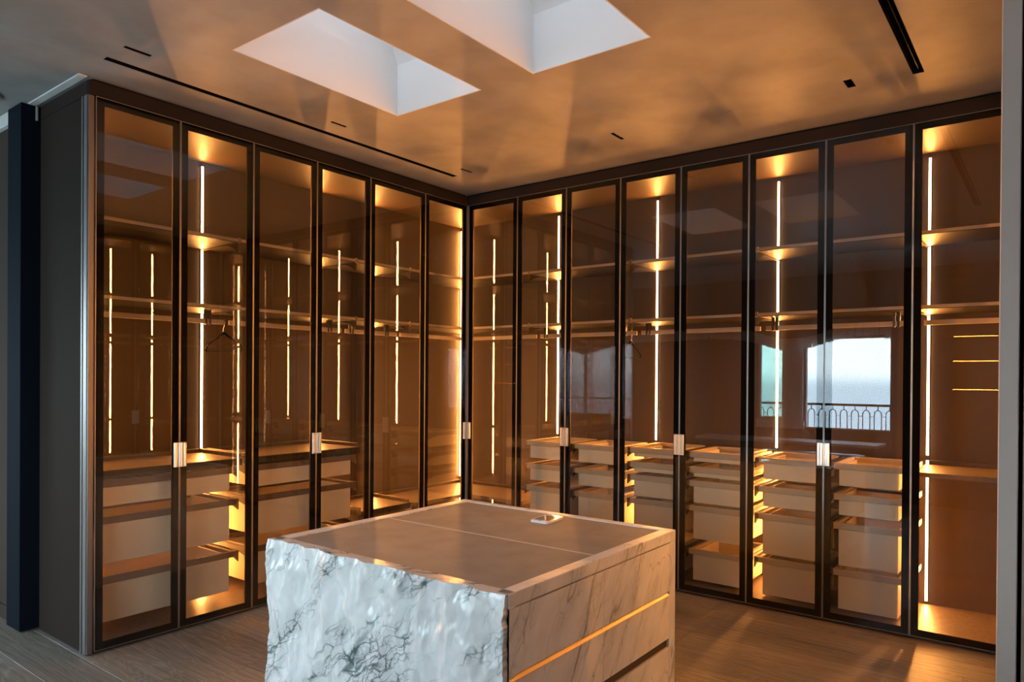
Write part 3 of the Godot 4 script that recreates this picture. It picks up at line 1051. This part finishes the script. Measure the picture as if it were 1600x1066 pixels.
func uv_side(m: MB) -> void:
	for i in m.v.size():
		var p := m.v[i]
		var n := m.n[i]
		if absf(n.y) > 0.8:
			m.uv[i] = Vector2(p.x, p.z) * 0.7 + Vector2(0.31, 0.2)
		elif absf(n.z) > 0.8:
			m.uv[i] = Vector2(p.x, -p.y) * 0.7 + Vector2(0.1, 0.6)
		else:
			m.uv[i] = Vector2(-p.z, -p.y) * 0.7 + Vector2(0.5, 0.75)


func rough_face(c: Vector3) -> MB:
	var nx := 190
	var ny := 120
	var n1 := noise(5, 1.0, 3)
	var n2 := noise(8, 1.0, 1, FastNoiseLite.TYPE_CELLULAR, FastNoiseLite.FRACTAL_NONE)
	n2.cellular_return_type = FastNoiseLite.RETURN_DISTANCE
	n2.cellular_jitter = 1.0
	var n3 := noise(15, 1.0, 2)
	var disp := func(x: float, y: float) -> float:
		var wx := x + 0.03 * n3.get_noise_2d(x * 9.0, y * 6.0)
		var wy := y + 0.04 * n3.get_noise_2d(x * 7.0 + 30.0, y * 7.0)
		var cell := n2.get_noise_2d(wx * 8.5, wy * 4.0)
		var d := 0.036 * (cell + 1.0) - 0.022 + 0.012 * n1.get_noise_2d(x * 4.0, y * 2.6) + 0.004 * n3.get_noise_2d(x * 22.0, y * 9.0)
		return clampf(d, -0.034, 0.022)
	var pos := []
	for j in ny + 1:
		var fy := float(j) / ny
		for i in nx + 1:
			var fx := float(i) / nx
			var x := lerpf(IX0, IX1, fx)
			var y := fy * ITOP
			var d: float = disp.call(x, y)
			# the broken edge at the two sides wanders a little
			var side := 0.012 * absf(n1.get_noise_2d(3.0 + fx * 0.01, y * 9.0)) * (pow(1.0 - fx, 14) - pow(fx, 14))
			var top := pow(fy, 26) * -0.006
			pos.append(Vector3(x + side - 0.004 * pow(fx, 20), y, IZ1 + d + top) - c)
	var mb := MB.new()
	var nrm := []
	for j in ny + 1:
		for i in nx + 1:
			var a: Vector3 = pos[j * (nx + 1) + mini(i + 1, nx)] - pos[j * (nx + 1) + maxi(i - 1, 0)]
			var b: Vector3 = pos[mini(j + 1, ny) * (nx + 1) + i] - pos[maxi(j - 1, 0) * (nx + 1) + i]
			nrm.append(a.cross(b).normalized())
	for j in ny:
		for i in nx:
			var q := [j * (nx + 1) + i, j * (nx + 1) + i + 1, (j + 1) * (nx + 1) + i + 1, (j + 1) * (nx + 1) + i]
			mb.tri_smooth([pos[q[0]], pos[q[1]], pos[q[2]]], [nrm[q[0]], nrm[q[1]], nrm[q[2]]])
			mb.tri_smooth([pos[q[0]], pos[q[2]], pos[q[3]]], [nrm[q[0]], nrm[q[2]], nrm[q[3]]])
	# top strip back to the inset, and the two ends
	var zb := IZ1 - 0.072 - c.z
	for i in nx:
		var a: Vector3 = pos[ny * (nx + 1) + i]
		var b: Vector3 = pos[ny * (nx + 1) + i + 1]
		mb.poly([a, b, Vector3(b.x, b.y, zb), Vector3(a.x, a.y, zb)], Vector3.UP)
	for j in ny:
		for e in [0, nx]:
			var a: Vector3 = pos[j * (nx + 1) + e]
			var b: Vector3 = pos[(j + 1) * (nx + 1) + e]
			mb.poly([a, b, Vector3(b.x, b.y, zb), Vector3(a.x, a.y, zb)], Vector3.LEFT if e == 0 else Vector3.RIGHT)
	for i in mb.v.size():
		var p := mb.v[i]
		mb.uv[i] = Vector2(p.x * 0.62 + 0.5, 0.9 - p.y * 0.62) if absf(mb.n[i].y) < 0.9 else Vector2(p.x * 0.62 + 0.5, p.z * 0.62)
	return mb


# ---------------------------------------------------------------- ceiling fittings
func build_ceiling_fittings() -> void:
	var labels := ["long black slot diffuser in the ceiling along the left run of wardrobes", "short black slot in the ceiling beside the long diffuser's far end, above the end panel", "short black slot in the ceiling midway along the left run", "short black slot in the ceiling nearest the inner corner", "small black slot in the ceiling in front of the back run, with a screw showing", "small black slot in the ceiling beside the wide diffuser", "wide black slot diffuser running off the top of the frame at the right"]
	var order := [0, 1, 2, 3, 4, 5, 6]
	labels[1] = "short black slot in the ceiling above the end of the left run by the column"
	for k in order:
		var s: Array = SLOTS[k]
		var t := thing("slot_diffuser", labels[k], "air vent", Vector3((s[0] + s[1]) / 2, CEIL, (s[2] + s[3]) / 2), 0, "slots cut into the ceiling")
		var hx: float = (s[1] - s[0]) / 2
		var hz: float = (s[3] - s[2]) / 2
		var m := MB.new()
		slab(m, [-hx, hx, -hz, hz], [[-hx + 0.003, hx - 0.003, -hz + 0.003, hz - 0.003]], 0.002, 0.05)
		m.box(Vector3(-hx, 0.05, -hz), Vector3(hx, 0.055, hz))
		put("housing", m, M.dark_void, t)
		if hz > 0.3 or k == 6:
			boxed("vane", Vector3(-0.002, 0.02, -hz + 0.01), Vector3(0.002, 0.045, hz - 0.01), M.black_metal, t)
		elif k == 4:
			for z in [-0.04, 0.01]:
				var b := MB.new()
				b.lathe([Vector2(0.0, -0.006), Vector2(0.004, -0.004), Vector2(0.005, 0.0), Vector2(0.005, 0.02)], Vector3(0, 0.01, z), 10)
				put("lamp_pin", b, M.chrome, t)
	# flush square access plate
	var p := thing("access_plate", "square plaster-coloured plate almost flush with the ceiling", "plate", Vector3(2.678, CEIL, 0.567))
	var m2 := MB.new()
	m2.box(Vector3(-0.044, -0.0022, -0.04), Vector3(0.044, 0.0, 0.04), 0.0015)
	put("plate", m2, M.plaster_ceiling, p)
	# round fitting at the far left
	var r := thing("ceiling_speaker", "round white fitting in the ceiling over the brown wall at the left edge", "ceiling fitting", Vector3(-0.80, CEIL, 3.56))
	var rm := MB.new()
	rm.lathe([Vector2(0.0, -0.012), Vector2(0.085, -0.012), Vector2(0.1, -0.018), Vector2(0.11, -0.012), Vector2(0.112, 0.0)], Vector3.ZERO, 40)
	put("grille", rm, M.trim_white, r)


# ---------------------------------------------------------------- the side of the room behind the camera (seen in the glass)
const WINDOWS := [[-5.0, -2.4, 0.3, 2.8], [0.29, 0.73, 0.93, 2.28], [1.06, 2.34, 0.80, 2.28], [2.44, 3.9, 0.85, 2.27], [6.3, 7.0, 0.85, 2.3]]  # first window is unseen, kept and enlarged to daylight the left side


func build_far_side() -> void:
	# wall with openings, built standing (the slab's z becomes height)
	var mb := MB.new()
	var holes := []
	for w in WINDOWS:
		holes.append([w[0], w[1], -w[3], -w[2]])
	slab(mb, [-5.2, 7.2, -CEIL, 0.02], holes, 0.0, 0.2)
	for i in mb.v.size():
		var p := mb.v[i]
		var n := mb.n[i]
		mb.v[i] = Vector3(p.x, -p.z, p.y)
		mb.n[i] = Vector3(n.x, -n.z, n.y)
	var wall := put("wall_window", mb, M.wall_brown, self, Vector3(0, 0, FAR_Z))
	struct(wall)
	for k in WINDOWS.size():
		var w: Array = WINDOWS[k]
		var f := MB.new()
		var hx: float = (w[1] - w[0]) / 2
		var hy: float = (w[3] - w[2]) / 2
		bars(f, -hx + 0.002, hx - 0.002, -hy + 0.002, hy - 0.002, 0.04 if k != 2 else 0.02, 0.06, 0.13, 0.003)
		if k == 0 or k == 3:
			f.box(Vector3(-0.025, -hy + 0.04, 0.06), Vector3(0.025, hy - 0.04, 0.13), 0.003)
		if k == 1:
			f.box(Vector3(hx + 0.005, -hy - 0.1, -0.02), Vector3(hx + 0.32, hy, -0.001), 0.003)
			f.box(Vector3(hx + 0.12, -hy - 0.1, -0.035), Vector3(hx + 0.32, hy, -0.019), 0.003)
			f.box(Vector3(-hx, -hy - 0.14, -0.04), Vector3(hx + 0.34, -hy - 0.002, -0.001), 0.003)
		var o := put("window_%d" % (k + 1), f, M.trim_white, self, Vector3((w[0] + w[1]) / 2, (w[2] + w[3]) / 2, FAR_Z))
		struct(o)
		if k != 2:
			var g := MB.new()
			g.box(Vector3(-hx + 0.04, -hy + 0.04, 0.09), Vector3(hx - 0.04, hy - 0.04, 0.096))
			put("window_pane", g, M.green_glass if k == 1 else M.pane_glass, o)
	struct(boxed("balcony_floor", Vector3(-5.2, -0.25, FAR_Z + 0.2), Vector3(7.2, -0.05, FAR_Z + 1.3), M.balcony_stone))
	# balcony railing: top rail and arched bars
	var t := thing("balcony_railing", "black iron balcony railing with arched bars outside the windows, mirrored in the glass", "railing", Vector3(0, 0, FAR_Z + 1.0))
	var top := MB.new()
	top.box(Vector3(-5.2, 1.15, -0.03), Vector3(7.2, 1.19, 0.03), 0.006)
	put("top_rail", top, M.rail_iron, t)
	var low := MB.new()
	low.box(Vector3(-5.2, 0.02, -0.012), Vector3(7.2, 0.05, 0.012), 0.003)
	put("bottom_rail", low, M.rail_iron, t)
	var arch := MB.new()
	var path := [Vector3(-0.055, 0.05, 0)]
	for i in 9:
		var a := PI - PI * i / 8.0
		path.append(Vector3(cos(a) * 0.055, 1.02 + sin(a) * 0.065, 0))
	path.append(Vector3(0.055, 0.05, 0))
	arch.tube(path, 0.008, 6)
	arch.tube([Vector3(0, 1.085, 0), Vector3(0, 1.15, 0)], 0.008, 6)
	arch.tube([Vector3(0.055, 0.98, 0), Vector3(0.0885, 0.98, 0)], 0.005, 5)
	arch.tube([Vector3(-0.0885, 0.98, 0), Vector3(-0.055, 0.98, 0)], 0.005, 5)
	var am := arch.mesh()
	var x := -5.1
	while x < 7.1:
		put("arched_bar", am, M.rail_iron, t, Vector3(x, 0, 0))
		x += 0.177
	# beaded crystal fringe hanging in swags before the windows
	var fr := thing("bead_fringe", "wavy beaded crystal fringe hanging across the window tops, mirrored in the glass", "fringe", Vector3(0, 0, 6.9))
	var rod := MB.new()
	rod.tube([Vector3(-4.3, 2.52, 0), Vector3(4.1, 2.52, 0)], 0.012, 10)
	put("rod", rod, M.rail_iron, fr)
	var rng := RandomNumberGenerator.new()
	rng.seed = 5
	var low_y := func(xx: float) -> float:
		if xx > 2.3:
			return 2.28 - 0.21 * exp(-pow((xx - 2.95) / 0.5, 2))
		if xx > -0.9:
			return 2.30 - 0.22 * exp(-pow((xx - 0.95) / 0.62, 2))
		return 2.28 - 0.21 * exp(-pow((xx + 2.85) / 0.55, 2))
	var beads := MB.new()
	for i in 3200:
		var bx := rng.randf_range(-4.2, 4.0)
		var yb: float = low_y.call(bx) + rng.randf_range(-0.02, 0.03)
		var zz := rng.randf_range(-0.06, 0.06)
		var yy := yb
		while yy < minf(yb + 0.16, 2.5):
			var s := rng.randf_range(0.006, 0.010)
			beads.box(Vector3(bx - s * 0.6, yy, zz - s * 0.6), Vector3(bx + s * 0.6, yy + s * 2.2, zz + s * 0.6))
			yy += 0.032
	var bn := put("crystal_beads", beads, M.bead_crystal, fr)
	bn.set_meta("kind", "stuff")
	# tall open shelves near the camera, their lit edges mirrored in the glass
	var sh := thing("open_shelves", "tall dark shelf unit with three thin lit shelf edges, mirrored beside the white jamb", "shelves", Vector3(3.33, 0, 5.3))
	boxed("back_board", Vector3(-0.66, 0.0, 0.16), Vector3(0.66, 2.9, 0.19), M.cabinet_lacquer, sh)
	boxed("side_board", Vector3(-0.66, 0.0, -0.12), Vector3(-0.63, 2.9, 0.16), M.cabinet_lacquer, sh)
	boxed("side_board", Vector3(0.63, 0.0, -0.12), Vector3(0.66, 2.9, 0.16), M.cabinet_lacquer, sh)
	boxed("top_board", Vector3(-0.66, 2.9, -0.12), Vector3(0.66, 2.93, 0.19), M.cabinet_lacquer, sh)
	for y in [1.485, 1.83, 2.13]:
		var b := MB.new()
		b.box(Vector3(-0.625, y, -0.12), Vector3(0.625, y + 0.022, 0.155), 0.002)
		var sb := put("shelf", b, M.cabinet_lacquer, sh)
		boxed("led_strip", Vector3(0.02, y + 0.006, -0.125), Vector3(0.625, y + 0.014, -0.1205), M.led_dim, sb)
		var l := AreaLight3D.new()
		l.name = "led_light"
		l.area_size = Vector2(0.6, 0.008)
		l.area_normalize_energy = true
		l.light_color = LED_COLOR.linear_to_srgb()
		l.light_energy = 40.0 * 0.6 * 0.008 / PI
		l.area_range = 12.0
		l.area_attenuation = 2.0
		l.shadow_enabled = true
		l.position = Vector3(0.3225, y + 0.010, -0.127)
		sb.add_child(l, true)
	# console under the windows
	var cn := thing("console", "long low console under the windows, mirrored in the glass", "console", Vector3(0.9, 0, 6.75))
	boxed("console_top", Vector3(-1.4, 0.60, -0.3), Vector3(1.4, 0.64, 0.3), M.marble_edge, cn, 0.004)
	boxed("console_body", Vector3(-1.35, 0.0, -0.26), Vector3(1.35, 0.60, 0.29), M.console_wood, cn, 0.004)
	var bo := thing("water_bottle", "clear plastic water bottle standing on the console under the windows", "bottle", Vector3(0.75, 0.6405, 6.7))
	var bm := MB.new()
	bm.lathe([Vector2(0.0, 0.0), Vector2(0.034, 0.0), Vector2(0.036, 0.012), Vector2(0.036, 0.15), Vector2(0.03, 0.18), Vector2(0.014, 0.215), Vector2(0.013, 0.235)], Vector3.ZERO, 24)
	put("bottle_body", bm, M.bottle_plastic, bo)
	var cap := MB.new()
	cap.lathe([Vector2(0.0, 0.235), Vector2(0.016, 0.235), Vector2(0.016, 0.252), Vector2(0.0, 0.254)], Vector3.ZERO, 20)
	put("cap", cap, M.paper, bo)


# ---------------------------------------------------------------- small things
func build_small_things() -> void:
	# black column
	var st := MB.new()
	st.box(Vector3(-0.11, 0.003, -0.11), Vector3(0.11, CEIL - 0.002, 0.11), 0.002)
	var col := put("steel_column", st, M.black_steel_post, self, Vector3(-0.866, 0, 3.243))
	tag(col, "square black steel column from floor to ceiling beside the end panel", "column")
	# phone
	var ph := thing("phone", "white phone lying face up near the far edge of the island top", "phone", Vector3(2.145, ITOP - 0.004, 1.79), 0.06)
	var body := MB.new()
	var o := PackedVector2Array()
	for q in [[0.042, 0.078, 0.0], [-0.042, 0.078, PI / 2], [-0.042, -0.078, PI], [0.042, -0.078, PI * 1.5]]:
		for i in 7:
			var a: float = q[2] + PI / 2 * i / 6.0
			o.append(Vector2(q[0] + cos(a) * 0.013, q[1] + sin(a) * 0.013))
	body.prism(o, Vector3(1, 0, 0), Vector3(0, 0, 1), Vector3(0, 1, 0), 0.0004, 0.013)
	put("phone_body", body, M.phone_white, ph)
	boxed("screen", Vector3(-0.046, 0.0131, -0.066), Vector3(0.046, 0.0138, 0.066), M.phone_glass, ph)
	var btn := MB.new()
	btn.lathe([Vector2(0.0075, 0.0131), Vector2(0.0075, 0.0136), Vector2(0.006, 0.0136), Vector2(0.0, 0.0133)], Vector3(0, 0, 0.078), 16)
	put("home_button", btn, M.phone_glass, ph)
	# hangers
	var h1 := make_hanger("black clothes hanger on the rail of the wardrobe beside the column")
	h1.position = Vector3(-0.336, 2.003, 2.243)
	var h2 := h1.duplicate()
	h2.name = numbered("clothes_hanger")
	add_child(h2)
	tag(h2, "black clothes hanger seen end-on, its tip showing above the shallow trays", "hanger", "clothes hangers")
	h2.position = Vector3(1.525, 2.003, -0.336)
	h2.rotation.y = PI / 2 + 0.12


func make_hanger(label: String) -> Node3D:
	var t := thing("clothes_hanger", label, "hanger", Vector3.ZERO, 0, "clothes hangers")
	# hung by its hook over the rail: the hook's crown rests at y 0
	var hook := []
	for i in 13:
		var a := deg_to_rad(-30.0 + 230.0 * i / 12.0)
		hook.append(Vector3(cos(a) * 0.020, -0.018 + sin(a) * 0.024 + 0.002, 0))
	hook.reverse()
	hook.append(Vector3(0.012, -0.045, 0))
	hook.append(Vector3(0.0, -0.062, 0))
	hook.append(Vector3(0.0, -0.105, 0))
	var h := MB.new()
	h.tube(hook, 0.0025, 8)
	put("hook", h, M.chrome, t)
	var arms := []
	for q in [[-0.222, -0.222], [-0.228, -0.205], [-0.215, -0.182], [-0.17, -0.158], [-0.10, -0.135], [-0.06, -0.118], [-0.025, -0.099], [0.0, -0.093], [0.025, -0.099], [0.06, -0.118], [0.10, -0.135], [0.17, -0.158], [0.215, -0.182], [0.228, -0.205], [0.222, -0.222]]:
		arms.append(Vector3(q[0], q[1], 0))
	var rad := []
	for i in arms.size():
		rad.append(0.006 + 0.006 * exp(-pow(arms[i].x / 0.045, 2)))
	var b := MB.new()
	b.tube(arms, rad, 10)
	put("shoulder", b, M.hanger_black, t)
	var br := MB.new()
	br.tube([Vector3(-0.222, -0.222, 0), Vector3(0.0, -0.224, 0), Vector3(0.222, -0.222, 0)], 0.0045, 8)
	put("trouser_bar", br, M.hanger_black, t)
	return t
